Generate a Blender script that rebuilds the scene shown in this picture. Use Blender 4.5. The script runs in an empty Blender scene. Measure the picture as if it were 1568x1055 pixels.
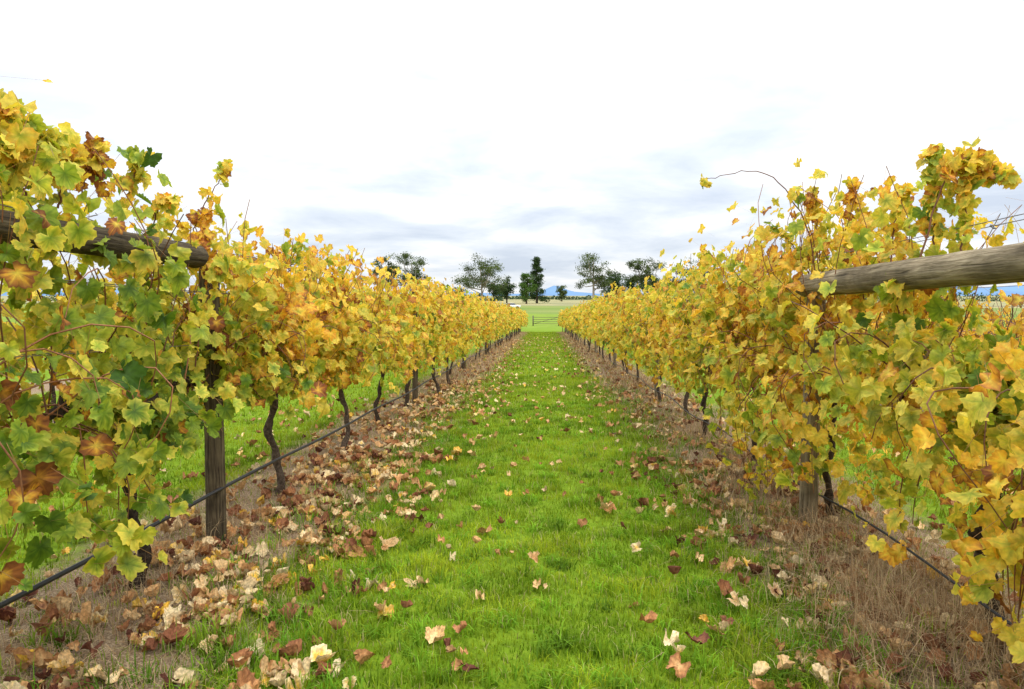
import bpy, math, random
import numpy as np
from mathutils import Vector
R = np.random.default_rng(7)
random.seed(7)
S = bpy.context.scene
F = 1045.0; CAMH = 1.4

# ---------------------------------------------------------------- helpers
def smooth(a, b, x):
    t = np.clip((x-a)/(b-a), 0, 1); return t*t*(3-2*t)
def nz(x, y, z=0.0, s=1.0, seed=0.0):
    """cheap smooth pseudo noise ~[-1,1]"""
    x = x*s+seed*1.7; y = y*s+seed*3.1; z = z*s+seed*0.7
    return (np.sin(1.9*x+1.3*y+0.7*z+1.1)+np.sin(-1.1*x+2.3*y+1.7*z+2.3)+np.sin(2.7*x-0.9*y+2.1*z+0.4)
            + np.sin(0.6*x+3.1*y-2.4*z+4.2)+0.7*np.sin(4.3*x+3.9*y+3.1*z)+0.7*np.sin(-3.7*x+5.1*y-4.3*z+1.9))/3.4
def G(x, y):
    x = np.asarray(x, float); y = np.asarray(y, float)
    k = 0.0316
    base = np.where(y < 58, -k*np.maximum(y, -12), -k*58 - k*14*(1-np.exp(-(y-58)/14.0)))
    near = (1-smooth(40, 70, np.abs(y)))*(1-smooth(9, 14, np.abs(x)))
    bump = 0.012*nz(x, y, 0, 2.2, 3)+0.010*nz(x, y, 0, 5.3, 1)
    rowd = np.abs(np.mod(x+2.0+1.95, 3.9)-1.95)
    berm = 0.05*np.exp(-(rowd/0.45)**2)
    return base + near*(bump+berm)
# survey helpers (site measured from the photo): bearing -> position on the plane of a vine row
_p, _w = math.radians(4.13), math.radians(2.63)
def bearing(px, py):
    cx = (px-784)/F; cy = -(py-527.5)/F
    y = math.cos(_p)+cy*math.sin(_p); z = -math.sin(_p)+cy*math.cos(_p); x = cx
    return np.array([x*math.cos(_w)-y*math.sin(_w), x*math.sin(_w)+y*math.cos(_w), z])
def onrow(px, py, X):
    d = bearing(px, py); t = X/d[0]; y = t*d[1]; return y, CAMH+t*d[2]+0.0316*y
def ondist(px, py, Y):
    d = bearing(px, py); t = Y/d[1]; return np.array([t*d[0], Y, CAMH+t*d[2]+0.0316*Y])
def profile(pts, X, far):
    q = sorted(onrow(a, b, X) for a, b in pts); ys = [0]+[k[0] for k in q]+[q[-1][0]+4, 80]
    return ys, [q[0][1]]+[k[1] for k in q]+[far, far]

def link(ob, parent=None):
    S.collection.objects.link(ob)
    if parent: ob.parent = parent
    return ob
def empty(name, loc=(0, 0, 0)):
    e = bpy.data.objects.new(name, None); e.location = loc; e.empty_display_size = 0.3
    return link(e)

class Acc:
    def __init__(s): s.V = []; s.F = {}; s.C = []; s.n = 0; s.order = []
    def add(s, V, faces, C=None):
        V = np.asarray(V, np.float32).reshape(-1, 3)
        s.V.append(V)
        if C is None: C = np.ones((len(V), 3), np.float32)*0.5
        C = np.asarray(C, np.float32)
        if C.ndim == 1: C = np.tile(C, (len(V), 1))
        s.C.append(C.reshape(-1, 3))
        for f in faces:
            f = np.asarray(f, np.int64)
            if len(f): s.F.setdefault(f.shape[1], []).append(f+s.n)
        s.n += len(V)
    def build(s, name, mat, parent=None, smoothsh=False, loc=None):
        me = bpy.data.meshes.new(name)
        V = np.concatenate(s.V); C = np.concatenate(s.C)
        me.vertices.add(len(V)); me.vertices.foreach_set('co', V.ravel())
        loops = []; starts = []; o = 0
        for k, fl in s.F.items():
            f = np.concatenate(fl); loops.append(f.ravel())
            starts.append(o+np.arange(len(f))*k); o += f.size
        loops = np.concatenate(loops).astype(np.int32); starts = np.concatenate(starts).astype(np.int32)
        me.loops.add(len(loops)); me.loops.foreach_set('vertex_index', loops)
        me.polygons.add(len(starts)); me.polygons.foreach_set('loop_start', starts)
        me.update(calc_edges=True)
        if smoothsh:
            me.polygons.foreach_set('use_smooth', np.ones(len(starts), bool))
        ca = me.color_attributes.new('Col', 'FLOAT_COLOR', 'POINT')
        C4 = np.ones((len(V), 4), np.float32); C4[:, :3] = C
        ca.data.foreach_set('color', C4.ravel())
        me.validate()
        me.materials.append(mat)
        ob = bpy.data.objects.new(name, me)
        if loc is not None: ob.location = loc
        return link(ob, parent)
    def tube(s, P, r, sides=6, C=None, cap=True, rough=0.0):
        P = np.asarray(P, float); n = len(P)
        r = np.broadcast_to(np.asarray(r, float), (n,))
        T = np.gradient(P, axis=0); T /= np.linalg.norm(T, axis=1)[:, None]+1e-9
        ref = np.array([0.31, 0.2, 1.0]) if abs(T[0, 2]) < 0.8 else np.array([1.0, 0.15, 0.1])
        A = np.cross(T, ref); A /= np.linalg.norm(A, axis=1)[:, None]+1e-9
        B = np.cross(T, A)
        a = np.arange(sides)*2*np.pi/sides
        rr = r[:, None]*(1+rough*R.normal(size=(n, sides))) if rough else np.repeat(r[:, None], sides, 1)
        V = P[:, None]+rr[..., None]*(A[:, None]*np.cos(a)[None, :, None]+B[:, None]*np.sin(a)[None, :, None])
        i = np.arange(n-1)[:, None]*sides; j = np.arange(sides)[None]; j2 = (j+1) % sides
        f = np.stack([i+j, i+j2, i+sides+j2, i+sides+j], -1).reshape(-1, 4)
        fs = [f]
        if cap:
            fs += [np.arange(sides)[::-1][None], ((n-1)*sides+np.arange(sides))[None]]
        s.add(V.reshape(-1, 3), fs, C)

# ---------------------------------------------------------------- materials
def newmat(name):
    m = bpy.data.materials.new(name); m.use_nodes = True
    nt = m.node_tree; nt.nodes.clear()
    return m, nt, nt.nodes, nt.links
def N(ns, t, **kw):
    n = ns.new(t)
    for k, v in kw.items(): setattr(n, k, v)
    return n
def attr_mat(name, rough=0.5, transl=0.35, spec=0.3, nscale=60, namp=0.35, tcol=(1.1, 1.15, 0.7), bump=0.0):
    m, nt, ns, L = newmat(name)
    out = N(ns, 'ShaderNodeOutputMaterial'); at = N(ns, 'ShaderNodeAttribute', attribute_name='Col')
    tc = N(ns, 'ShaderNodeTexCoord'); no = N(ns, 'ShaderNodeTexNoise')
    no.inputs['Scale'].default_value = nscale; no.inputs['Detail'].default_value = 4
    L.new(tc.outputs['Object'], no.inputs['Vector'])
    mr = N(ns, 'ShaderNodeMapRange'); mr.inputs[1].default_value = 0.3; mr.inputs[2].default_value = 0.7
    mr.inputs[3].default_value = 1-namp; mr.inputs[4].default_value = 1+namp*0.6
    L.new(no.outputs['Fac'], mr.inputs[0])
    mul = N(ns, 'ShaderNodeVectorMath', operation='SCALE')
    L.new(at.outputs['Color'], mul.inputs[0]); L.new(mr.outputs[0], mul.inputs['Scale'])
    p = N(ns, 'ShaderNodeBsdfPrincipled'); p.inputs['Roughness'].default_value = rough
    p.inputs['Specular IOR Level'].default_value = spec
    L.new(mul.outputs[0], p.inputs['Base Color'])
    if bump:
        b = N(ns, 'ShaderNodeBump'); b.inputs['Strength'].default_value = bump; b.inputs['Distance'].default_value = 0.01
        L.new(no.outputs['Fac'], b.inputs['Height']); L.new(b.outputs[0], p.inputs['Normal'])
    if transl > 0:
        t = N(ns, 'ShaderNodeBsdfTranslucent'); tm = N(ns, 'ShaderNodeVectorMath', operation='MULTIPLY')
        tm.inputs[1].default_value = tcol
        L.new(mul.outputs[0], tm.inputs[0]); L.new(tm.outputs[0], t.inputs['Color'])
        mx = N(ns, 'ShaderNodeMixShader'); mx.inputs[0].default_value = transl
        L.new(p.outputs[0], mx.inputs[1]); L.new(t.outputs[0], mx.inputs[2]); L.new(mx.outputs[0], out.inputs[0])
    else:
        L.new(p.outputs[0], out.inputs[0])
    return m
M_leaf = attr_mat('vine_leaf', 0.55, 0.42, 0.22, 60, 0.28, (1.18, 1.12, 0.6))
M_dead = attr_mat('fallen_leaf', 0.75, 0.12, 0.15, 90, 0.45, (1, 0.9, 0.8))
M_grass = attr_mat('grass_blades', 0.6, 0.42, 0.10, 3, 0.2)
M_dry = attr_mat('dry_grass', 0.8, 0.25, 0.1, 8, 0.25, (1, 1, 1))
M_bark = attr_mat('vine_bark', 0.9, 0, 0.1, 55, 0.6, bump=1.0)
M_cane = attr_mat('vine_cane', 0.6, 0, 0.2, 60, 0.3)
M_tree = attr_mat('tree_foliage', 0.7, 0.25, 0.1, 0.6, 0.35)
M_trunk = attr_mat('tree_bark', 0.9, 0, 0.1, 2, 0.4)

def wood(name, c1, c2, c3):
    m, nt, ns, L = newmat(name)
    out = N(ns, 'ShaderNodeOutputMaterial'); p = N(ns, 'ShaderNodeBsdfPrincipled'); p.inputs['Roughness'].default_value = 0.85
    p.inputs['Specular IOR Level'].default_value = 0.15
    tc = N(ns, 'ShaderNodeTexCoord'); mp = N(ns, 'ShaderNodeMapping'); mp.inputs['Scale'].default_value = (14, 14, 0.9)
    L.new(tc.outputs['Object'], mp.inputs[0])
    n1 = N(ns, 'ShaderNodeTexNoise'); n1.inputs['Scale'].default_value = 4.5; n1.inputs['Detail'].default_value = 8; n1.inputs['Roughness'].default_value = 0.65
    n1.inputs['Distortion'].default_value = 0.6
    L.new(mp.outputs[0], n1.inputs['Vector'])
    r = N(ns, 'ShaderNodeValToRGB'); e = r.color_ramp.elements
    e[0].position = 0.3; e[0].color = (*c1, 1); e[1].position = 0.68; e[1].color = (*c3, 1)
    x = e.new(0.46); x.color = (*c2, 1)
    L.new(n1.outputs['Fac'], r.inputs[0])
    n2 = N(ns, 'ShaderNodeTexNoise'); n2.inputs['Scale'].default_value = 7; n2.inputs['Detail'].default_value = 3
    L.new(tc.outputs['Object'], n2.inputs['Vector'])
    mr = N(ns, 'ShaderNodeMapRange'); mr.inputs[1].default_value = .35; mr.inputs[2].default_value = .65; mr.inputs[3].default_value = .6; mr.inputs[4].default_value = 1.15
    L.new(n2.outputs['Fac'], mr.inputs[0])
    sc = N(ns, 'ShaderNodeVectorMath', operation='SCALE'); L.new(r.outputs[0], sc.inputs[0]); L.new(mr.outputs[0], sc.inputs['Scale'])
    L.new(sc.outputs[0], p.inputs['Base Color'])
    b = N(ns, 'ShaderNodeBump'); b.inputs['Strength'].default_value = 1.0; b.inputs['Distance'].default_value = 0.016
    L.new(n1.outputs['Fac'], b.inputs['Height']); L.new(b.outputs[0], p.inputs['Normal']); L.new(p.outputs[0], out.inputs[0])
    return m
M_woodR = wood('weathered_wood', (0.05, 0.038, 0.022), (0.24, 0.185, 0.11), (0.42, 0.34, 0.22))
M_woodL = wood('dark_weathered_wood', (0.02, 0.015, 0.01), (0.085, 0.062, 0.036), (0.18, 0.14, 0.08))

def plain(name, col, rough=0.5, metal=0.0, spec=0.4, var=0.2, sc=20):
    m, nt, ns, L = newmat(name)
    out = N(ns, 'ShaderNodeOutputMaterial'); p = N(ns, 'ShaderNodeBsdfPrincipled')
    p.inputs['Roughness'].default_value = rough; p.inputs['Metallic'].default_value = metal; p.inputs['Specular IOR Level'].default_value = spec
    tc = N(ns, 'ShaderNodeTexCoord'); no = N(ns, 'ShaderNodeTexNoise'); no.inputs['Scale'].default_value = sc
    L.new(tc.outputs['Object'], no.inputs['Vector'])
    r = N(ns, 'ShaderNodeValToRGB'); e = r.color_ramp.elements
    e[0].color = (*[c*(1-var) for c in col], 1); e[1].color = (*[min(1, c*(1+var)) for c in col], 1)
    e[0].position = .35; e[1].position = .65
    L.new(no.outputs['Fac'], r.inputs[0]); L.new(r.outputs[0], p.inputs['Base Color']); L.new(p.outputs[0], out.inputs[0])
    return m
M_hose = plain('black_poly_pipe', (0.02, 0.02, 0.022), 0.45)
M_wire = plain('galvanised_wire', (0.22, 0.2, 0.19), 0.5, 0.6)
M_hill = plain('hazy_hill', (0.14, 0.23, 0.36), 1.0, 0, 0, 0.12, 0.002)  # distance haze painted into the base colour as blue-grey
M_paint = plain('white_car_paint', (0.8, 0.8, 0.8), 0.3, 0, 0.5, 0.03)
M_glass = plain('car_glass', (0.03, 0.035, 0.04), 0.1, 0, 0.5, 0.05)
M_rubber = plain('tyre_rubber', (0.02, 0.02, 0.02), 0.8)
M_gate = plain('gate_wood', (0.10, 0.08, 0.06), 0.8)

# ground
def ground_mat():
    m, nt, ns, L = newmat('ground_soil_and_grass')
    out = N(ns, 'ShaderNodeOutputMaterial'); p = N(ns, 'ShaderNodeBsdfPrincipled'); p.inputs['Roughness'].default_value = 0.95
    p.inputs['Specular IOR Level'].default_value = 0.05
    geo = N(ns, 'ShaderNodeNewGeometry'); sep = N(ns, 'ShaderNodeSeparateXYZ'); L.new(geo.outputs['Position'], sep.inputs[0])
    def math_(op, a, b=None, c=None):
        n = N(ns, 'ShaderNodeMath', operation=op)
        for i, v in enumerate((a, b, c)):
            if v is None: continue
            if isinstance(v, (int, float)): n.inputs[i].default_value = v
            else: L.new(v, n.inputs[i])
        return n.outputs[0]
    def noise(scale, det=5, rough=0.6):
        n = N(ns, 'ShaderNodeTexNoise'); n.inputs['Scale'].default_value = scale; n.inputs['Detail'].default_value = det; n.inputs['Roughness'].default_value = rough
        L.new(geo.outputs['Position'], n.inputs['Vector']); return n.outputs['Fac']
    def ramp(f, els):
        r = N(ns, 'ShaderNodeValToRGB'); e = r.color_ramp.elements
        e[0].position, e[0].color = els[0][0], (*els[0][1], 1); e[1].position, e[1].color = els[-1][0], (*els[-1][1], 1)
        for q, c in els[1:-1]:
            x = e.new(q); x.color = (*c, 1)
        L.new(f, r.inputs[0]); return r.outputs[0]
    def mixc(f, a, b):
        n = N(ns, 'ShaderNodeMix', data_type='RGBA'); L.new(f, n.inputs[0]); L.new(a, n.inputs[6]); L.new(b, n.inputs[7]); return n.outputs[2]
    def mrange(v, a, b, c=0., d=1.):
        n = N(ns, 'ShaderNodeMapRange'); n.inputs[1].default_value = a; n.inputs[2].default_value = b; n.inputs[3].default_value = c; n.inputs[4].default_value = d
        L.new(v, n.inputs[0]); return n.outputs[0]
    md = math_('FLOORED_MODULO', math_('ADD', sep.outputs[0], 3.95), 3.9)
    d = math_('ABSOLUTE', math_('SUBTRACT', md, 1.95))
    nA = noise(1.8); nB = noise(14); nC = noise(90, 4)
    dd = math_('ADD', d, math_('MULTIPLY', math_('SUBTRACT', nA, 0.5), 0.9))
    dd = math_('ADD', dd, math_('MULTIPLY', math_('SUBTRACT', nB, 0.5), 0.5))
    strip = mrange(dd, 0.55, 0.85, 1., 0.)
    yend = mrange(sep.outputs[1], 60, 62, 1., 0.)
    strip = math_('MULTIPLY', strip, yend)
    grass = ramp(nB, [(0.3, (0.10, 0.155, 0.010)), (0.55, (0.155, 0.245, 0.014)), (0.75, (0.24, 0.30, 0.03))])
    soil = ramp(nC, [(0.3, (0.10, 0.062, 0.038)), (0.5, (0.25, 0.175, 0.105)), (0.7, (0.43, 0.33, 0.22))])
    near = mixc(strip, grass, soil)
    nF = noise(0.03, 6); nG = noise(0.6, 5)
    f1 = ramp(nG, [(0.3, (0.14, 0.21, 0.025)), (0.7, (0.22, 0.29, 0.04))])
    f2 = ramp(nF, [(0.35, (0.14, 0.20, 0.04)), (0.65, (0.22, 0.24, 0.07))])
    f3 = ramp(nF, [(0.4, (0.34, 0.29, 0.14)), (0.6, (0.22, 0.22, 0.11))])
    yy = math_('ADD', sep.outputs[1], math_('MULTIPLY', sep.outputs[0], 0.25))
    c = mixc(mrange(sep.outputs[1], 62, 80), near, f1)
    c = mixc(mrange(yy, 130, 138), c, f2)
    c = mixc(mrange(yy, 230, 245), c, f3)
    L.new(c, p.inputs['Base Color'])
    b = N(ns, 'ShaderNodeBump'); b.inputs['Strength'].default_value = 0.6; b.inputs['Distance'].default_value = 0.02
    L.new(nC, b.inputs['Height']); L.new(b.outputs[0], p.inputs['Normal'])
    L.new(p.outputs[0], out.inputs[0]); return m
M_ground = ground_mat()

# ---------------------------------------------------------------- ground mesh
xs = np.concatenate([[-6000, -3000, -1500, -700, -300, -120, -60, -30, -18, -13], np.arange(-10, 10.01, 0.15), [13, 18, 30, 60, 120, 300, 700, 1500, 3000, 6000]])
ys = np.concatenate([[-300, -100, -40, -20, -12], np.arange(-8, 1, 0.5), np.arange(1, 16, 0.15), np.arange(16, 75, 0.6), np.arange(75, 140, 5), [150, 180, 220, 270, 350, 500, 800, 1400, 2500, 4500, 8000]])
XX, YY = np.meshgrid(xs, ys); ZZ = G(XX, YY)
a = Acc(); nx = len(xs); ny = len(ys)
i = np.arange(ny-1)[:, None]*nx+np.arange(nx-1)[None]
a.add(np.stack([XX, YY, ZZ], -1).reshape(-1, 3), [np.stack([i, i+1, i+nx+1, i+nx], -1).reshape(-1, 4)])
a.build('ground', M_ground, smoothsh=True)

# ---------------------------------------------------------------- leaf templates
def template(half, last, mid):
    th = [h[0] for h in half]; r = [h[1] for h in half]
    ang = th + [180] + [-t for t in th[1:]][::-1]
    rad = r + [last] + r[1:][::-1]
    ang = np.radians(ang); rad = np.array(rad); n = len(ang)
    out = np.stack([rad*np.sin(ang), rad*np.cos(ang)], -1)
    vein = np.zeros(n)
    for v in (0, 56, 113):
        for sg in (1, -1):
            vein += np.isclose(np.abs(np.degrees(ang)), v, atol=1.5)*0.5
    vein = np.clip(vein*2, 0, 1)
    j = np.arange(n); j2 = (j+1) % n
    if mid:
        V = np.concatenate([[[0, 0]], out*0.55, out]); rr = np.concatenate([[0], np.full(n, .5), np.ones(n)])
        vv = np.concatenate([[1], vein, vein*0.5])
        A = np.concatenate([[0], ang, ang])
        return V, rr, vv, A, [np.stack([0*j, 1+j2, 1+j], -1), np.stack([1+j, 1+j2, 1+n+j2, 1+n+j], -1)]
    V = np.concatenate([[[0, 0]], out]); rr = np.concatenate([[0], np.ones(n)]); vv = np.concatenate([[1], vein*0.5]); A = np.concatenate([[0], ang])
    return V, rr, vv, A, [np.stack([0*j, 1+j2, 1+j], -1)]
T0 = template([(0, .62), (7, .53), (14, .55), (22, .46), (29, .41), (37, .50), (46, .50), (56, .58), (65, .49), (74, .47), (82, .40), (91, .47), (101, .45), (113, .51), (126, .42), (142, .44), (162, .34)], .10, True)
T1 = template([(0, .62), (28, .43), (56, .57), (82, .40), (113, .50), (155, .38)], .12, False)
T2 = template([(0, .60), (56, .55), (113, .48)], .2, False)

PT = np.array([0, .2, .4, .55, .72, .85, .93, 1.0])
PC = np.array([(0.055, 0.12, 0.014), (0.15, 0.25, 0.02), (0.38, 0.45, 0.04), (0.72, 0.63, 0.08), (0.94, 0.66, 0.08), (0.88, 0.45, 0.045), (0.52, 0.19, 0.04), (0.26, 0.09, 0.03)])
def pal(t, P=PC, T=PT):
    t = np.clip(t, 0, 1)
    return np.stack([np.interp(t, T, P[:, k]) for k in range(3)], -1)
DT = np.array([0, .2, .4, .6, .85, 1.0])
DC = np.array([(0.13, 0.045, 0.027), (0.30, 0.12, 0.06), (0.54, 0.26, 0.10), (0.72, 0.46, 0.20), (0.84, 0.69, 0.42), (0.84, 0.50, 0.06)])

def norm(v): return v/(np.linalg.norm(v, axis=-1, keepdims=True)+1e-9)
def add_leaves(acc, tp, P, nrm, tip, size, t, bright, curl=1.0, dead=False):
    M = len(P)
    if M == 0: return
    V, rr, vv, A, faces = tp; K = len(V)
    nrm = norm(nrm); tip = norm(tip-(tip*nrm).sum(-1, keepdims=True)*nrm); side = np.cross(tip, nrm)
    fold = R.normal(0.18, 0.30, (M, 1))*curl; dr = R.normal(-0.5, 0.55, (M, 1))*curl
    wv = R.normal(0, 0.13, (M, 1))*curl; ph = R.uniform(0, 6.28, (M, 1)); tw = R.normal(0, .5, (M, 1))*curl
    x = V[None, :, 0]*R.uniform(.72, 1.15, (M, 1)); y = V[None, :, 1]*np.ones((M, 1))
    z = fold*np.abs(x)+dr*y*np.abs(y)+wv*np.sin(3*A[None]+ph)*(rr[None]**2)+tw*x*y + 0.03*curl*R.normal(size=(M, K))*rr[None]
    if curl > 1.3:  # dried leaves shrink & cup
        cup = np.abs(R.normal(0.5, .45, (M, 1)))
        z = z+cup*rr[None]**2*0.55; x = x*(1-.4*cup*rr[None]*R.uniform(.2, 1, (M, 1)))
        z = np.clip(z, -.25, .55)
    W = P[:, None]+size[:, None, None]*(x[..., None]*side[:, None]+y[..., None]*tip[:, None]+z[..., None]*nrm[:, None])
    if dead:
        tt = t[:, None]+(rr[None]-.5)*R.normal(-.05, .15, (M, 1))+R.normal(0, .03, (M, K)); C = pal(tt, DC, DT)
    else:
        tt = t[:, None]-0.10*vv[None]*(1-rr[None]*.6)+(rr[None]-.4)*np.abs(R.normal(.05, .18, (M, 1)))+R.normal(0, .03, (M, K)); C = pal(tt)
    C = C*bright[:, None, None]
    off = (np.arange(M)*K)[:, None, None]
    acc.add(W.reshape(-1, 3), [(f[None]+off).reshape(-1, f.shape[1]) for f in faces], C.reshape(-1, 3))

# ---------------------------------------------------------------- vine rows
XL, XR = -2.0, 1.88
LT = profile([(0, 140), (25, 160), (60, 195), (100, 215), (150, 205), (225, 225), (258, 300), (330, 315), (350, 360), (400, 385), (450, 372), (550, 395), (640, 428), (690, 440)], XL, 2.0)
LB = profile([(0, 885), (120, 870), (195, 810), (240, 710), (290, 665), (400, 645), (470, 605), (600, 590), (700, 552)], -1.75, .64)
RT = profile([(1600, 560), (1500, 520), (1487, 420), (1455, 235), (1400, 262), (1300, 275), (1240, 290), (1180, 365), (1120, 378), (1065, 380), (1050, 428), (950, 440)], XR, 2.0)
RB = profile([(1560, 960), (1480, 880), (1400, 840), (1300, 775), (1240, 765), (1150, 745), (1110, 620), (1040, 595), (970, 562)], 1.65, .64)

def make_row(name, X0, y0, y1, top, bot, tone, dens=1.0, cheap=False, bare=False, trunks=None, seed=0, special=()):
    root = empty(name, (X0, y0, 0))
    leaf = Acc(); cane = Acc(); wood_ = Acc()
    segs = [(y0, min(7, y1), 76, T0, .84), (7, min(15, y1), 58, T1, .91), (15, min(30, y1), 40, T1, 1.0), (30, y1, 24, T2, 1.3)]
    if cheap: segs = [(y0, 15, 16, T1, 1.2), (15, y1, 9, T2, 1.6)]
    for (ya, yb, dn, tp, ls) in segs:
        if yb <= ya: continue
        ns_ = int((yb-ya)*dn*dens); T = 20
        oy = R.uniform(ya, yb, ns_); oy = oy+0.14*np.sin(oy*7.0+seed)
        kind = R.uniform(size=ns_)
        ox = R.normal(0, 0.07, ns_); pos = np.stack([ox, oy, np.full(ns_, 0.93)+R.normal(0, .04, ns_)], -1)
        sd = np.where(R.uniform(size=ns_) < 0.5, -1.0, 1.0)
        up = kind < 0.52; hang = kind > (0.70 if ya < 7 and not cheap else .80)
        d = np.stack([sd*np.where(up, R.uniform(0, .5, ns_), R.uniform(.4, 1.0, ns_)), R.normal(0, .3, ns_),
                      np.where(up, 1.0, np.where(hang, 0.1, 0.8))], -1); d = norm(d)
        ln = np.interp(oy, *top)-0.93; lo = .93-np.interp(oy, *bot)
        L_ = np.where(up, np.clip(ln*R.uniform(.72, 1.12, ns_), .3, 2), np.where(hang, (lo+.3)*R.uniform(.8, 1.3, ns_), R.uniform(.7, 1.3, ns_)))
        path = [pos.copy()]
        for k in range(T):
            g = np.where(up, -0.01, np.where(hang, -0.2, -0.09))*(0.5+k/8)
            d = d+R.normal(0, .09, (ns_, 3)); d[:, 2] += g
            d[:, 0] -= np.where(up, pos[:, 0]*0.16, pos[:, 0]*0.10)+np.sign(pos[:, 0])*np.clip(np.abs(pos[:, 0])-.38, 0, 1)*1.2; d = norm(d)
            pos = pos+d*(L_/T)[:, None]; path.append(pos.copy())
        path = np.stack(path, 1)
        Pw = path.copy(); Pw[..., 0] += X0; Pw[..., 2] += G(X0, Pw[..., 1])
        if ya < 15:
            sel = R.uniform(size=ns_) < (1.0 if bare else (0.5 if ya < 7 else 0.25))
            for q in np.nonzero(sel)[0]:
                cc = np.array((0.26, 0.11, 0.05) if not bare else (.22, .11, .08))*R.uniform(.5, 1.3)
                zmin = np.interp(path[q][:, 1], *bot); ztop = np.interp(path[q][:, 1], *top)+(.02 if up[q] else 0)
                okk = (path[q][:, 2] > zmin-.0) & (path[q][:, 2] < ztop)
                kk = len(okk) if okk.all() else max(3, int(np.argmin(okk)))
                seg = Pw[q][:kk][::2]
                if len(seg) > 2: cane.tube(seg, np.linspace(.0042, .002, len(seg))*(1.5 if bare else 1), 4, cc, False)
        rep = 1.0 if not bare else 0.22
        Pl = path[:, 1:].reshape(-1, 3)
        base = Pl.copy()
        mask = R.uniform(size=len(Pl)) < rep
        Pl = Pl[mask]; base = base[mask]
        M = len(Pl)
        off = np.clip(R.normal(0, 1, (M, 3)), -2, 2)*np.array([.11, .06, .06]); off[:, 2] -= .03
        Pl = Pl+off
        tp_ = np.interp(Pl[:, 1], *top)+.10*nz(Pl[:, 1], 0*Pl[:, 1], 0, 4.0, seed)+0.04
        bt_ = np.interp(Pl[:, 1], *bot)+.09*nz(Pl[:, 1], Pl[:, 0], 0, 3.8, seed+5)
        keep = (Pl[:, 2] < tp_) & (Pl[:, 2] > bt_) & (np.abs(Pl[:, 0]) < .62)
        dn_ = nz(Pl[:, 0], Pl[:, 1], Pl[:, 2], 3.0, seed+2)
        lowthin = 1-.4*(Pl[:, 2] < .85)*(Pl[:, 1] > 6.0)
        keep &= R.uniform(size=M) < np.clip(.85+dn_*1.15, .07, 1)*lowthin
        Pl = Pl[keep]; base = base[keep]; M = len(Pl)
        s_ = np.sign(Pl[:, 0]+R.normal(0, .10, M))
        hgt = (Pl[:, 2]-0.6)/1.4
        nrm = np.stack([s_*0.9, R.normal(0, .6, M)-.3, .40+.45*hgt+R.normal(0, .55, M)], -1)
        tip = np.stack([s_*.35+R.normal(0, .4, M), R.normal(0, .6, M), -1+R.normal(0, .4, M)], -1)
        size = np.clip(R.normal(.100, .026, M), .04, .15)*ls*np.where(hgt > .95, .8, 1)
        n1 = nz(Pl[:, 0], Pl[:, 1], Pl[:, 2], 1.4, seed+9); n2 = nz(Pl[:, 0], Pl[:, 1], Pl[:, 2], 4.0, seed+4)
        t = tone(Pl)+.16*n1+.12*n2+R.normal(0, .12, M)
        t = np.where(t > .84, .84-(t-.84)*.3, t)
        t = np.where(R.uniform(size=M) < .055, R.uniform(.84, 1.0, M), t)
        br = R.uniform(.74, 1.08, M)
        Pv = Pl.copy(); Pv[:, 0] += X0; Pv[:, 2] += G(X0, Pl[:, 1])
        add_leaves(leaf, tp, Pv, nrm, tip, size, t, br)
        if ya < 7 and not cheap:   # petioles
            B = base.copy(); B[:, 0] += X0; B[:, 2] += G(X0, base[:, 1])
            w = np.array([0, .0014, 0])
            Q = np.stack([B-w, B+w, Pv+w, Pv-w], 1).reshape(-1, 3)
            f = np.arange(M*4).reshape(-1, 4)
            leaf.add(Q, [f], np.tile((0.36, 0.20, 0.07), (M*4, 1)))
    for pts, leafspec in special:
        pts = np.array(pts, float)
        tt = np.linspace(0, 1, 24); s0 = np.linspace(0, 1, len(pts))
        C = np.stack([np.interp(tt, s0, pts[:, k]) for k in range(3)], -1)
        for _ in range(3): C[1:-1] = (C[:-2]+C[1:-1]*2+C[2:])/4
        C += R.normal(0, .004, C.shape)
        W = C.copy(); W[:, 2] += -0.0316*C[:, 1]
        cane.tube(W, np.linspace(.0045, .002, 24), 5, (0.17, 0.07, 0.035), False)
        for (u0, u1, cnt, smin, smax, tm) in leafspec:
            u = R.uniform(u0, u1, cnt); Pp = np.stack([np.interp(u, tt, W[:, k]) for k in range(3)], -1)
            off = np.clip(R.normal(0, .035, (cnt, 3)), -.06, .06)*(1.5-u[:, None]); P2 = Pp+off
            nrm = np.stack([R.normal(-np.sign(X0)*.5, .5, cnt), R.normal(-.6, .4, cnt), R.normal(.4, .4, cnt)], -1)
            tip = np.stack([R.normal(0, .6, cnt), R.normal(0, .5, cnt), -.8+R.normal(0, .5, cnt)], -1)
            add_leaves(leaf, T0, P2, nrm, tip, R.uniform(smin, smax, cnt), tm+R.normal(0, .14, cnt), R.uniform(.78, 1.08, cnt))
            w = np.array([0.0012, .0, 0])
            Q = np.stack([Pp-w, Pp+w, P2+w, P2-w], 1).reshape(-1, 3)
            leaf.add(Q, [np.arange(cnt*4).reshape(-1, 4)], np.tile((0.36, 0.20, 0.07), (cnt*4, 1)))
    if trunks is None: trunks = list(np.arange(y0+.5, y1, 1.6)+R.uniform(-.12, .12, len(np.arange(y0+.5, y1, 1.6))))
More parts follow.
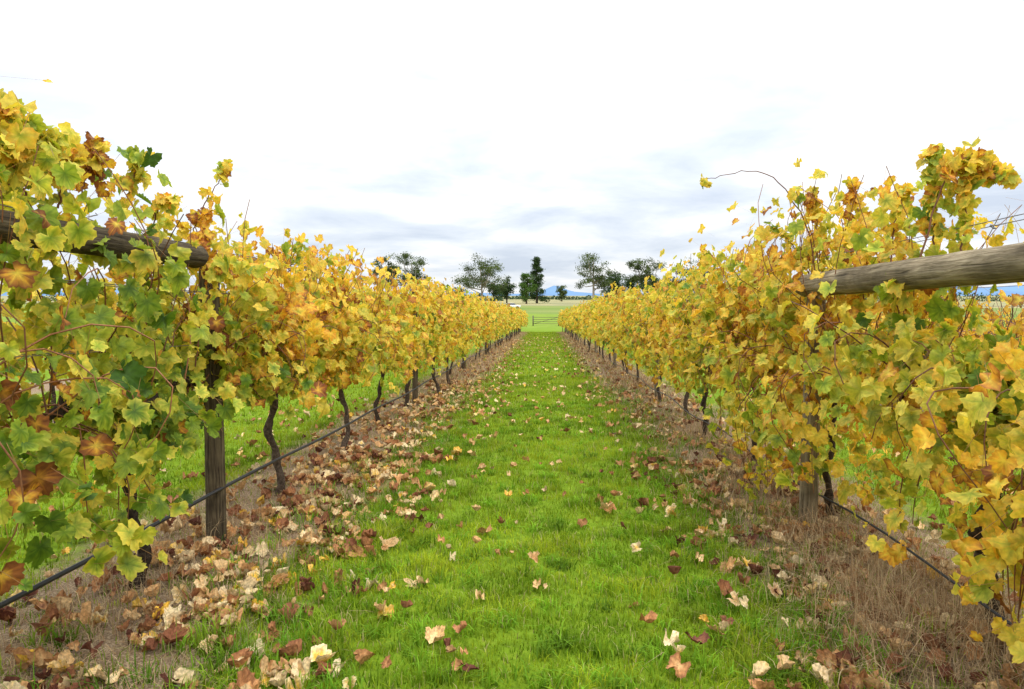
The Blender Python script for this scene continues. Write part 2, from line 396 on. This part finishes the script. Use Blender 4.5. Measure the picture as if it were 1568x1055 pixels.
    for ty in trunks:
        sides = 10 if ty < 12 else 5
        n = 26 if ty < 12 else 6
        hh = np.linspace(-.05, .95, n); lean = R.normal(0, .08, 2); ph = R.uniform(0, 6, 4)
        px = X0+R.normal(0, .03)+lean[0]*(1-hh)+.024*np.sin(hh*9+ph[0])+.010*np.sin(hh*23+ph[2]); py = ty+lean[1]*(1-hh)+.027*np.sin(hh*7+ph[1])+.010*np.sin(hh*19+ph[3])
        P = np.stack([px, py, hh+G(X0, ty)], -1)
        r0 = R.uniform(.020, .029)
        rad = r0*(1+.35*np.exp(-hh*9)+.55*smooth(.70, .95, hh)+.14*np.sin(hh*31+ph[2]))*(1+R.normal(0, .07, n))
        cc = np.array((0.09, 0.065, 0.046))*R.uniform(.6, 1.3)
        wood_.tube(P, rad, sides, cc, True, .14)
        for sg in (-1, 1):
            m = 12 if ty < 12 else 5
            q = np.linspace(0, .85, m)
            P = np.stack([X0+.02*np.sin(q*8+ph[0])+0*q, ty+sg*q, .90+.05*np.sin(q*3)+.02*np.sin(q*14+ph[1])+G(X0, ty+sg*q)], -1)
            wood_.tube(P, np.linspace(.028, .013, m)*(1+R.normal(0, .14, m)), sides-1, cc*.9, True, .14)
            if ty < 12:
                for b in R.uniform(.08, .8, 6):
                    p0 = np.array([X0, ty+sg*b, .93+G(X0, ty+sg*b)])
                    dd = norm(np.array([R.normal(0, .5), R.normal(0, .4), 1.0]))
                    wood_.tube([p0, p0+dd*.04, p0+dd*.09], [.015, .013, .007], 6, cc*.8, True, .18)
    inv = (-X0, -y0, 0)
    o = [leaf.build('foliage', M_leaf, root), wood_.build('trunks_and_cordons', M_bark, root, True)]
    if cane.n: o.append(cane.build('canes', M_cane, root, True))
    for b in o: b.location = inv
    return root

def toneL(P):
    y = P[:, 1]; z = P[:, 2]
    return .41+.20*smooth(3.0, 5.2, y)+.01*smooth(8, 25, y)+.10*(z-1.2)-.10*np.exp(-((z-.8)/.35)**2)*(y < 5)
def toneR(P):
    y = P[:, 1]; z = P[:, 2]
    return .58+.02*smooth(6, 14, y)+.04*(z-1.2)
def tone2(P): return .55+0*P[:, 0]
def tone3(P): return .96+0*P[:, 0]

def pts(y, *pp): return [tuple(ondist(a, b, y)) for a, b in pp]
def spray(y, cnt, tm, *pp): return (pts(y, *pp), [(.2, 1, cnt, .045, .085, tm)])
spL = [(pts(4.1, (305, 380), (312, 310), (330, 285), (352, 250)), [(.1, .6, 12, .05, .08, .75), (.68, 1, 16, .04, .07, .6)]),
       spray(3.1, 38, .55, (190, 330), (205, 270), (222, 232)), spray(2.9, 42, .82, (120, 320), (135, 250), (148, 215)),
       spray(3.3, 24, .6, (225, 380), (240, 320), (265, 305)),
       spray(2.4, 44, .5, (60, 300), (70, 240), (72, 205)), spray(2.25, 54, .5, (15, 280), (25, 220), (15, 165)), spray(2.2, 50, .55, (-20, 280), (-5, 210), (-5, 150)),
       spray(3.65, 34, .72, (330, 470), (315, 400), (300, 350)), spray(3.5, 30, .6, (300, 560), (310, 480), (340, 400)),
       spray(3.8, 24, .75, (290, 390), (300, 340), (330, 320)), spray(2.6, 38, .7, (90, 320), (100, 260), (105, 225)),
       spray(2.5, 34, .6, (40, 300), (45, 240), (40, 190)), spray(5.2, 20, .4, (440, 420), (450, 390), (462, 370))]
spR = [(pts(4.4, (1250, 470), (1245, 370), (1222, 315), (1195, 278), (1165, 262), (1130, 262), (1095, 272), (1075, 275)), [(.94, 1, 7, .035, .06, .4)]),
       spray(4.8, 24, .5, (1250, 440), (1210, 370), (1178, 345)),
       spray(3.2, 50, .5, (1430, 400), (1432, 300), (1425, 235)),
       (pts(3.1, (1400, 420), (1430, 320), (1462, 240), (1500, 245), (1545, 280)), [(.4, 1, 76, .045, .08, .68)]),
       spray(3.1, 32, .5, (1470, 400), (1480, 330), (1478, 265)),
       spray(4.0, 32, .7, (1310, 400), (1315, 330), (1305, 280)), spray(4.4, 36, .7, (1255, 400), (1250, 340), (1245, 295)),
       spray(3.6, 32, .55, (1365, 400), (1370, 330), (1385, 285)), spray(7.3, 26, .62, (1090, 430), (1080, 400), (1075, 378)),
       spray(3.9, 30, .6, (1330, 500), (1320, 440), (1330, 390)), spray(4.1, 26, .65, (1240, 620), (1235, 540), (1245, 470))]
make_row('grapevine_row', XL, 1.0, 62, LT, LB, toneL, trunks=[1.6, 3.29, 4.98]+list(np.arange(6.7, 62, 1.7)), seed=1, special=spL)
make_row('grapevine_row', XR, 1.0, 62, RT, RB, toneR, trunks=[1.4, 2.88, 4.5, 6.1]+list(np.arange(7.7, 62, 1.55)), seed=2, special=spR)
OT = ([0, 70], [1.95, 1.95]); OB = ([0, 70], [.65, .65])
make_row('grapevine_row', -5.9, 1, 62, OT, OB, tone2, cheap=True, seed=3)
make_row('grapevine_row', 5.8, 1, 62, ([0, 70], [1.62, 1.7]), OB, tone3, cheap=True, bare=True, dens=3.2, seed=4)
make_row('grapevine_row', 9.7, 4, 62, ([0, 70], [1.6, 1.9]), OB, tone3, cheap=True, bare=True, dens=2.6, seed=6)

# ---------------------------------------------------------------- posts, brace rails, wires, hose
def log(name, p0, p1, r, mat, sides=20):
    p0 = Vector(p0); p1 = Vector(p1); Ln = (p1-p0).length
    n = 26; z = np.linspace(0, Ln, n)
    a = Acc()
    th = np.arange(sides)*2*np.pi/sides
    rr = r*(1+.03*np.sin(z*3.1+1)[:, None]+.03*np.sin(2*th+1.5)[None]+.018*R.normal(size=(n, sides)))
    rr[0] *= .9; rr[-1] *= .9; z2 = z.copy(); z2[1] = .012; z2[-2] = Ln-.012
    V = np.stack([rr*np.cos(th)[None]+.012*np.sin(z*2)[:, None], rr*np.sin(th)[None], np.repeat(z2[:, None], sides, 1)], -1)
    i = np.arange(n-1)[:, None]*sides; j = np.arange(sides)[None]; j2 = (j+1) % sides
    a.add(V.reshape(-1, 3), [np.stack([i+j, i+j2, i+sides+j2, i+sides+j], -1).reshape(-1, 4), np.arange(sides)[::-1][None], ((n-1)*sides+np.arange(sides))[None]])
    ob = a.build(name, mat, smoothsh=True)
    ob.rotation_mode = 'QUATERNION'; ob.rotation_quaternion = (p1-p0).to_track_quat('Z', 'Y'); ob.location = p0
    return ob
def gz(x, y): return float(G(x, y))
def post(x, y, h, r, mat): return log('trellis_post', (x, y, gz(x, y)-.15), (x+.01, y, gz(x, y)+h), r, mat)
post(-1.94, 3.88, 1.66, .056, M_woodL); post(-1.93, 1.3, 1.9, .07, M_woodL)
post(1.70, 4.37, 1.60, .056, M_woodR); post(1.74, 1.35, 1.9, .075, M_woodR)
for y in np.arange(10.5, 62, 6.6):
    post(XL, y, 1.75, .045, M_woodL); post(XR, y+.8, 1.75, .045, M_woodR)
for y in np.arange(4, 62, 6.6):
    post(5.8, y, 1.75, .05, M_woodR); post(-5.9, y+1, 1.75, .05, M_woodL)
def W3(px, py, X):
    y, H = onrow(px, py, X); return np.array([X, y, H-.0316*y])
pa = W3(0, 347, -1.84); pb = W3(292, 392, -1.84); dv = (pa-pb)/np.linalg.norm(pa-pb)
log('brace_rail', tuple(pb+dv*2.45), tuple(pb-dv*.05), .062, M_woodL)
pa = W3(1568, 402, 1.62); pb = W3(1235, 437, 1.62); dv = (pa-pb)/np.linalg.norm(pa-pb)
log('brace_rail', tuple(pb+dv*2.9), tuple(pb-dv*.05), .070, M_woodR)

for X0 in (XL, XR, 5.8, -5.9):
    w = Acc()
    for h in (.93, 1.25, 1.55, 1.80):
        yy = np.arange(1.5, 62, 1.2)
        for dx in ((-.05, .05) if h > 1 else (0,)):
            P = np.stack([np.full(len(yy), X0+dx), yy, -.0316*np.minimum(yy, 58)+h+.012*np.sin(yy*1.3)], -1)
            w.tube(P, .0022, 4, (0.5, .5, .5), False)
    for y in R.uniform(1.8, 9, 46):
        t = np.linspace(0, 1, 7); r = R.uniform(.01, .03)
        P = np.stack([X0+.05+r*np.sin(t*9), y+.02*np.cos(t*7), -.0316*y+1.80+R.choice([-1, 1])*t*R.uniform(.01, .05)], -1)
        w.tube(P, .0022, 4, (0.1, .07, .05), False)
    w.build('trellis_wires', M_wire)
yy = np.arange(1.2, 62, .4)
h = Acc(); h0 = W3(0, 925, -1.90); h1 = W3(548, 641, -1.90); sl = (h1[2]-h0[2])/(h1[1]-h0[1])
hz = np.where(yy < 9, h0[2]+sl*(yy-h0[1]), h0[2]+sl*(9-h0[1])-.0316*(yy-9))+.012*np.sin(yy*1.9)
h.tube(np.stack([-1.90+.01*np.sin(yy*2), yy, hz], -1), .0105, 8, (0.02, .02, .02))
h.build('irrigation_hose', M_hose, smoothsh=True)
h = Acc()
h.tube(np.stack([1.80+.01*np.sin(yy*2), yy, -.0316*yy+.24+.02*np.sin(yy*2.1)], -1), .0065, 8, (0.02, .02, .02))
h.build('irrigation_hose', M_hose, smoothsh=True)

# ---------------------------------------------------------------- grass
def blades(acc, x, y, hgt, wid, col, lean=.5, tri=False, root=.6):
    n = len(x); z = G(x, y)
    th = R.uniform(0, 2*np.pi, n); sd = np.stack([np.cos(th), np.sin(th), 0*th], -1)
    ln = R.uniform(0, lean, n); th2 = th+np.pi/2+R.normal(0, .5, n)
    ld = np.stack([np.cos(th2)*ln, np.sin(th2)*ln, 0*th], -1)
    B = np.stack([x, y, z-.004], -1); up = np.array([0, 0, 1.0])
    w = (wid/2)[:, None]; h_ = hgt[:, None]
    if tri:
        V = np.stack([B-sd*w, B+sd*w, B+up*h_+ld*h_], 1)
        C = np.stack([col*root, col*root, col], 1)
        acc.add(V.reshape(-1, 3), [np.arange(n*3).reshape(-1, 3)], C.reshape(-1, 3)); return
    Mi = B+up*h_*.6+ld*h_*.35
    Tp = B+up*h_*(1-.3*ln[:, None])+ld*h_*1.1
    V = np.stack([B-sd*w, B+sd*w, Mi+sd*w*.8, Mi-sd*w*.8, Tp], 1)
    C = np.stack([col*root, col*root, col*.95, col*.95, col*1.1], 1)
    o = np.arange(n)[:, None]*5
    acc.add(V.reshape(-1, 3), [o+np.array([[0, 1, 2, 3]]), o+np.array([[3, 2, 4]])], C.reshape(-1, 3))
def rowdist(x): return np.abs(np.mod(x+3.95, 3.9)-1.95)
def gcol(x, y, n):
    a = .5+.5*nz(x, y, 0, 1.1, 6)+.45*nz(x, y, 0, 4, 8)+.3*nz(x, y, 0, 11, 3)+R.normal(0, .22, n); a = np.clip(a, 0, 1)[:, None]
    c = np.array((0.15, 0.265, 0.010))*(1-a)+np.array((0.46, 0.54, 0.03))*a
    yl = (R.uniform(size=n) < .08)[:, None]
    return np.where(yl, np.array((0.54, 0.46, 0.20)), c)*R.uniform(.74, 1.14, n)[:, None]
gr = Acc()
def sow(xa, xb, ya, yb, den, hh, ww, tri):
    n = int((xb-xa)*(yb-ya)*den); x = R.uniform(xa, xb, n); y = R.uniform(ya, yb, n)
    d = rowdist(x)+.22*nz(x, y, 0, 1.9, 2)+.16*nz(x, y, 0, 6.5, 4)
    pr = .14+.86*smooth(.40, 1.0, d); pr *= np.clip(.75+.45*nz(x, y, 0, 4.5, 9), .2, 1)
    k = R.uniform(size=n) < pr; x = x[k]; y = y[k]; d = d[k]; n = len(x)
    tall = 1+.9*np.clip(nz(x, y, 0, 3.8, 12), 0, 1)+.6*np.exp(-((d-.85)/.2)**2)
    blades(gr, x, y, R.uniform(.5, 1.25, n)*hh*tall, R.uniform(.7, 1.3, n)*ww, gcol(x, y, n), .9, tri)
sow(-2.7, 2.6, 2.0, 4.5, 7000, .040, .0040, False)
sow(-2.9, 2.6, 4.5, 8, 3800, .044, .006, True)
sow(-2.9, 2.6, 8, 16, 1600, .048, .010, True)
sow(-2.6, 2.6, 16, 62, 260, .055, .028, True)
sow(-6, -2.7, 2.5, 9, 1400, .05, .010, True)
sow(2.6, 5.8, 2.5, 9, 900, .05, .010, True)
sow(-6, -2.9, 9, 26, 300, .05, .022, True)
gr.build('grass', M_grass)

tf = Acc()
nt_ = 800; tx = np.concatenate([R.normal(-1.30, .34, nt_//2), R.normal(1.25, .32, nt_//2)]); ty = 2.1+12*R.uniform(size=nt_)**1.5
for x0, y0 in zip(tx, ty):
    n = R.integers(14, 40); col = np.array((0.145, 0.29, 0.02))*R.uniform(.6, 1.5)*np.array([R.uniform(.8, 1.6), 1, 1])
    blades(tf, x0+R.normal(0, .04, n), y0+R.normal(0, .04, n), R.uniform(.05, .13, n)*R.uniform(.6, 1.2), R.uniform(.003, .007, n), np.tile(col, (n, 1))*R.uniform(.8, 1.2, (n, 1)), 1.1)
nt_ = 420; tx = R.uniform(-1.2, 1.2, nt_); ty = 2.1+9*R.uniform(size=nt_)**1.3
for x0, y0 in zip(tx, ty):
    n = R.integers(14, 34); col = np.array((0.18, 0.33, 0.02))*R.uniform(.55, 1.5)
    blades(tf, x0+R.normal(0, .03, n), y0+R.normal(0, .03, n), R.uniform(.04, .085, n), R.uniform(.004, .009, n), np.tile(col, (n, 1))*R.uniform(.8, 1.2, (n, 1)), 1.6)
tf.build('grass_tufts', M_grass)

dg = Acc()
def dry(n, fx, fy, h0, h1, w, lean=1.1):
    x = fx(n); y = fy(n); a = R.uniform(size=(n, 1))
    col = (np.array((0.64, 0.49, 0.27))*a+np.array((0.34, 0.19, 0.09))*(1-a))*R.uniform(.7, 1.2, (n, 1))
    blades(dg, x, y, R.uniform(h0, h1, n), np.full(n, w), col, lean, False, .85)
near_y = lambda n: 2.0+12*R.uniform(size=n)**1.5
dry(16000, lambda n: R.normal(1.75, .40, n), near_y, .03, .13, .0028, 2.2)
dry(16000, lambda n: R.normal(-1.85, .42, n), near_y, .02, .09, .003, 2.6)
for cx, cy, k in [(1.65, 3.05, 600), (1.85, 2.8, 450), (1.5, 3.5, 350), (1.65, 4.15, 450), (1.9, 3.5, 300), (1.6, 5.3, 250), (-1.95, 4.0, 160), (-2.0, 3.2, 120), (1.8, 6.4, 300), (1.7, 7.7, 300), (1.4, 2.6, 250), (1.45, 3.0, 300)]:
    dry(k, lambda n: R.normal(cx, .15, n), lambda n: R.normal(cy, .18, n), .08, .30, .0026, 1.5)
dry(12000, lambda n: R.choice([-1.95, 1.85], n)+R.normal(0, .38, n), lambda n: 13+48*R.uniform(size=n)**1.3, .05, .2, .012)
dg.build('dry_grass', M_dry)

# fallen leaves
fl = Acc()
def scatter(n, fx, ya, yb, tp, smin, smax, tm, lift=.015, clump=True, ex=1.0):
    y = ya+(yb-ya)*R.uniform(size=n)**ex; x = fx(n, y)
    if clump:
        k = R.uniform(size=n) < np.clip(.50+.75*nz(x, y, 0, 3.3, 15), .08, 1); x = x[k]; y = y[k]; n = len(x)
    P = np.stack([x, y, G(x, y)+lift+R.uniform(0, .02, n)], -1)
    nrm = np.stack([R.normal(0, .35, n), R.normal(-.1, .35, n), np.ones(n)], -1)
    tip = R.normal(0, 1, (n, 3)); tip[:, 2] *= .3
    t = np.clip(tm+R.normal(0, .28, n)+.15*nz(x, y, 0, 2, 3), 0, 1)
    add_leaves(fl, tp, P, nrm, tip, R.uniform(smin, smax, n), t, R.uniform(.72, 1.1, n), 1.7, True)
stripL = lambda n, y: -1.66+R.normal(0, .42, n)
stripR = lambda n, y: 1.60+R.normal(0, .40, n)
scatter(1900, stripL, 2.0, 6.5, T0, .04, .11, .54); scatter(1700, stripR, 2.0, 6.5, T0, .04, .105, .47)
scatter(1600, stripL, 6.5, 14, T1, .05, .11, .56); scatter(1000, stripR, 6.5, 14, T1, .05, .10, .48)
scatter(1300, stripL, 14, 40, T1, .06, .11, .58); scatter(800, stripR, 14, 40, T1, .06, .11, .5)
ais = lambda n, y: R.uniform(-1.2, 1.2, n)
scatter(200, ais, 2.2, 6.5, T0, .03, .09, .52, .04); scatter(280, ais, 6.5, 14, T1, .04, .09, .58, .04); scatter(400, ais, 14, 45, T1, .06, .10, .64, .04)
scatter(350, lambda n, y: R.uniform(-4, -2.3, n), 2.5, 12, T1, .05, .10, .5)
scatter(250, lambda n, y: R.uniform(2.2, 4, n), 2.5, 12, T1, .05, .10, .5)
fl.build('fallen_leaves', M_dead)

# ---------------------------------------------------------------- distant things
def px2(px, py, y): return ((px-832)/F*y, y, CAMH+(452-py)/F*y)
def tree(px, w, top, base, dist, kind, col, n=900):
    x, _, zt = px2(px, top, dist); zb = gz(x, dist); H = zt-zb; W = w/F*dist/2
    root = empty({'e': 'eucalyptus_tree', 'c': 'conifer_tree', 'r': 'broadleaf_tree'}[kind], (x, dist, zb))
    tr = Acc(); lf = Acc(); col = np.array(col)
    cw = (0.34, 0.30, 0.25) if kind == 'e' else (0.09, 0.07, 0.05)
    bend = R.normal(0, .04, 2)*H
    th = np.linspace(0, .85, 8); tr.tube(np.stack([bend[0]*th**2, bend[1]*th**2, th*H-.3], -1), np.linspace(.028, .008, 8)*H, 7, cw)
    cl = []
    if kind == 'e':
        nb = 15
        for b in range(nb):
            t0 = R.uniform(.18, .6); a_ = b*2.4+R.uniform(0, 1); rr = W*R.uniform(.2, .88); e = np.array([np.cos(a_)*rr, np.sin(a_)*rr, H*R.uniform(.36, .92)])
            p0 = np.array([bend[0]*t0**2, bend[1]*t0**2, t0*H]); m = (p0+e)/2+np.array([e[0]*.15, e[1]*.15, -.04*H])
            tr.tube([p0, m, e], [.012*H, .008*H, .003*H], 5, cw)
            for q in range(4): cl.append((e+R.normal(0, .13, 3)*np.array([W*1.2, W*1.2, H*.45]), W*R.uniform(.14, .34)))
        cl.append((np.array([bend[0], bend[1], H*.93]), W*.3))
    elif kind == 'c':
        for q in range(80):
            f = .06+.94*(q+R.uniform())/80; a_ = R.uniform(0, 6.28); rr = W*(1-f*.72)*R.uniform(.2, .95)
            cl.append((np.array([np.cos(a_)*rr, np.sin(a_)*rr, f*H*.97]), W*R.uniform(.24, .38)*(1.1-.4*f)))
    else:
        for q in range(40):
            v = norm(R.normal(size=3)); v *= R.uniform(.3, .9)
            cl.append((np.array([v[0]*W, v[1]*W, H*.50+v[2]*H*.47]), W*R.uniform(.18, .42)))
        for q in range(5):
            c = cl[q][0]; tr.tube([np.array([0, 0, H*.2]), c*np.array([.4, .4, .8]), c], [.015*H, .01*H, .004*H], 5, cw)
    k = max(12, n*4//len(cl))
    for c, r in cl:
        v = norm(R.normal(size=(k, 3)))*(R.uniform(size=(k, 1))**.55)*r*np.array([1.25, 1.25, .8])*R.uniform(.8, 1.3, (k, 1)); P = c+v
        s = R.uniform(.16, .42, k)*(dist/330.)
        A = norm(R.normal(size=(k, 3))); B = norm(np.cross(A, R.normal(size=(k, 3))))
        V = np.stack([P-A*s[:, None], P+B*s[:, None]*.6, P+A*s[:, None], P-B*s[:, None]*.6], 1)
        cc = col*R.uniform(.6, 1.35)*R.uniform(.7, 1.3, (k, 1))
        lf.add(V.reshape(-1, 3), [np.arange(4*k).reshape(-1, 4)], np.repeat(cc, 4, 0))
    tr.build('trunk_and_limbs', M_trunk, root, True); lf.build('crown', M_tree, root)
eg = (0.085, 0.115, 0.035); dk = (0.045, 0.08, 0.025); mg = (0.085, 0.16, 0.03)
tree(590, 50, 387, 455, 260, 'e', eg, 1700); tree(632, 48, 390, 455, 270, 'e', eg, 1700)
tree(738, 70, 400, 462, 300, 'e', eg, 2100); tree(776, 34, 418, 462, 320, 'r', dk)
tree(806, 32, 412, 464, 290, 'r', mg, 1400); tree(822, 34, 393, 464, 310, 'c', dk, 2200)
tree(860, 20, 433, 462, 400, 'r', eg, 400); tree(908, 62, 389, 462, 300, 'e', eg, 1600)
tree(941, 42, 412, 462, 305, 'r', dk, 1300); tree(985, 54, 396, 462, 310, 'e', eg, 2300)
tree(1056, 60, 398, 462, 300, 'e', eg, 2000); tree(1020, 40, 419, 462, 340, 'r', eg)
tree(700, 26, 436, 462, 400, 'r', eg, 500); tree(965, 36, 420, 462, 335, 'r', dk, 900); tree(1000, 32, 416, 462, 345, 'r', mg, 900)
tree(756, 26, 428, 462, 350, 'r', dk, 700)
tl = Acc()
for (pa, pb, dist, hh, k) in [(925, 1100, 330, 9, 3600), (1100, 1700, 420, 6, 4500), (560, 770, 430, 5.5, 2600), (0, 560, 420, 6, 3500), (850, 960, 560, 4.5, 900), (760, 850, 600, 4, 700)]:
    x = (R.uniform(pa, pb, k)-832)/F*dist; y = dist+R.normal(0, 4, k)
    ph = hh*(.65+.35*nz(x, 0*x, 0, .12, pa)); z = G(x, y)+R.uniform(size=k)*ph; P = np.stack([x, y, z], -1)
    s = R.uniform(.3, .8, k)[:, None]*(dist/400); A = norm(R.normal(size=(k, 3))); B = norm(np.cross(A, R.normal(size=(k, 3))))
    V = np.stack([P-A*s, P+B*s*.6, P+A*s, P-B*s*.6], 1)
    cc = np.array((0.06, 0.095, 0.045))*R.uniform(.5, 1.4, (k, 1))*(1+.3*nz(x, z, 0, .4, 3))[:, None]
    tl.add(V.reshape(-1, 3), [np.arange(4*k).reshape(-1, 4)], np.repeat(cc, 4, 0))
tl.build('distant_treeline', M_tree)
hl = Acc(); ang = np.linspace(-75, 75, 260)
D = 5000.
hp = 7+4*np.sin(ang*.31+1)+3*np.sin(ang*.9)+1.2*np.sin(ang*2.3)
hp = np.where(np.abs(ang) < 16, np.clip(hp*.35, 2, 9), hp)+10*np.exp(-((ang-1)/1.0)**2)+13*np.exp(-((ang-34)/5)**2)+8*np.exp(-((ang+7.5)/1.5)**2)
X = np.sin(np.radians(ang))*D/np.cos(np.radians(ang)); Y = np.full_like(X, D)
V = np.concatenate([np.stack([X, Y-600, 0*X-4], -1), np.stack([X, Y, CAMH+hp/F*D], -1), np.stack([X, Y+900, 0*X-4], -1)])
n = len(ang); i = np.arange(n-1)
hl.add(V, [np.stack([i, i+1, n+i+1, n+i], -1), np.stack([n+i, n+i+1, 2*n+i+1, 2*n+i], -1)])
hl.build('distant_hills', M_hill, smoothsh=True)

gx, gy = 0.3, 80.; g0 = gz(gx, gy); ga = empty('farm_gate', (gx, gy, g0)); q = Acc()
for x in (-1.5, 1.5): q.tube([(x, 0, -.1), (x, 0, 1.2)], .07, 8)
for z in (.25, .5, .75, 1.0): q.tube([(-1.5, 0, z), (1.5, 0, z)], .025, 6)
q.tube([(-1.4, -.03, .25), (1.4, -.03, 1.0)], .025, 6); q.build('posts_and_bars', M_gate, ga)
fe = Acc()
for x in np.arange(-60, 61, 4.):
    if abs(x-gx) < 2.2: continue
    fe.tube([(x, gy, gz(x, gy)-.1), (x, gy, gz(x, gy)+1.1)], .045, 6)
for z in (.35, .7, 1.0):
    for xa, xb in ((-60, gx-1.5), (gx+1.5, 60)): fe.tube([(xa, gy, gz(0, gy)+z), (xb, gy, gz(0, gy)+z)], .004, 4)
fe.build('wire_fence', M_gate)

cy = 190.; cx = (785-832)/F*cy; car = empty('parked_car', (cx, cy, gz(cx, cy)))
def extr(profile, w0, w1, mat, name, zsplit=None):
    a = Acc(); pr = np.array(profile); n = len(pr)
    ww = w0 if zsplit is None else np.where(pr[:, 1] > zsplit, w1, w0)
    V = np.concatenate([np.stack([pr[:, 0], -np.ones(n)*ww, pr[:, 1]], -1), np.stack([pr[:, 0], np.ones(n)*ww, pr[:, 1]], -1)])
    j = np.arange(n); j2 = (j+1) % n
    a.add(V, [np.stack([j, j2, n+j2, n+j], -1), j[::-1][None], (n+j)[None]])
    ob = a.build(name, mat, car); m = ob.modifiers.new('bev', 'BEVEL'); m.width = .05; m.segments = 2; return ob
extr([(-2.2, .35), (2.15, .35), (2.25, .6), (2.15, .85), (1.1, .98), (-1.9, 1.0), (-2.25, .9), (-2.3, .5)], .88, .88, M_paint, 'body')
extr([(1.05, .985), (.3, 1.45), (-1.3, 1.47), (-1.95, 1.005)], .82, .66, M_glass, 'windows', 1.2)
extr([(.32, 1.46), (.25, 1.52), (-1.2, 1.54), (-1.33, 1.48)], .67, .67, M_paint, 'roof')
for k, (x, y) in enumerate([(1.4, -.8), (1.4, .8), (-1.4, -.8), (-1.4, .8)]):
    w = Acc(); w.tube([(x, y-.11, .33), (x, y+.11, .33)], .33, 18); w.build('wheel_%d' % (k+1), M_rubber, car)

# ---------------------------------------------------------------- world
W = bpy.data.worlds.new('World'); S.world = W; W.use_nodes = True; nt = W.node_tree; ns = nt.nodes; L = nt.links; ns.clear()
out = N(ns, 'ShaderNodeOutputWorld'); tc = N(ns, 'ShaderNodeTexCoord')
sky = N(ns, 'ShaderNodeTexSky', sky_type='NISHITA'); sky.sun_disc = False
EL, AZ = math.radians(48), math.radians(150)
sky.sun_elevation = EL; sky.sun_rotation = AZ
b1 = N(ns, 'ShaderNodeBackground'); b1.inputs[1].default_value = .12; L.new(sky.outputs[0], b1.inputs[0])
sep = N(ns, 'ShaderNodeSeparateXYZ'); L.new(tc.outputs['Generated'], sep.inputs[0])
def wm(op, a, b):
    n = N(ns, 'ShaderNodeMath', operation=op)
    for i, v in enumerate((a, b)):
        if isinstance(v, (int, float)): n.inputs[i].default_value = v
        else: L.new(v, n.inputs[i])
    return n.outputs[0]
zc = wm('ADD', wm('MAXIMUM', sep.outputs[2], 0.0), .16)
cmb = N(ns, 'ShaderNodeCombineXYZ'); L.new(wm('DIVIDE', sep.outputs[0], zc), cmb.inputs[0]); L.new(wm('DIVIDE', sep.outputs[1], zc), cmb.inputs[1])
n1 = N(ns, 'ShaderNodeTexNoise'); n1.inputs['Scale'].default_value = 1.15; n1.inputs['Detail'].default_value = 8; n1.inputs['Roughness'].default_value = .55; n1.inputs['Distortion'].default_value = .25
L.new(cmb.outputs[0], n1.inputs['Vector'])
r = N(ns, 'ShaderNodeValToRGB'); e = r.color_ramp.elements
e[0].position = .33; e[0].color = (.60, .67, .79, 1); e[1].position = .60; e[1].color = (1.0, 1.0, 1.0, 1); x = e.new(.47); x.color = (.77, .825, .905, 1)
L.new(n1.outputs['Fac'], r.inputs[0])
b2 = N(ns, 'ShaderNodeBackground'); L.new(r.outputs[0], b2.inputs[0])
zz = wm('MAXIMUM', sep.outputs[2], 0.)
L.new(wm('ADD', wm('ADD', wm('MULTIPLY', zz, .95), wm('MULTIPLY', wm('MULTIPLY', zz, zz), 2.1)), 1.06), b2.inputs[1])
mx = N(ns, 'ShaderNodeMixShader'); mx.inputs[0].default_value = .92
L.new(b1.outputs[0], mx.inputs[1]); L.new(b2.outputs[0], mx.inputs[2]); L.new(mx.outputs[0], out.inputs[0])

sun = bpy.data.lights.new('sun', 'SUN'); sun.energy = 1.5; sun.angle = math.radians(16); sun.color = (1, .96, .88)
so = bpy.data.objects.new('sun', sun); link(so)
dv = Vector((math.sin(AZ)*math.cos(EL), math.cos(AZ)*math.cos(EL), math.sin(EL)))
so.rotation_euler = dv.to_track_quat('Z', 'Y').to_euler()

cam = bpy.data.cameras.new('camera'); cam.lens = 24; cam.sensor_width = 36; cam.clip_end = 20000; cam.clip_start = .05
co = bpy.data.objects.new('camera', cam); link(co); co.location = (0, 0, CAMH)
co.rotation_euler = (math.radians(90-4.13), 0, math.radians(2.63)); S.camera = co
S.view_settings.view_transform = 'Standard'; S.view_settings.look = 'None'; S.view_settings.exposure = 0
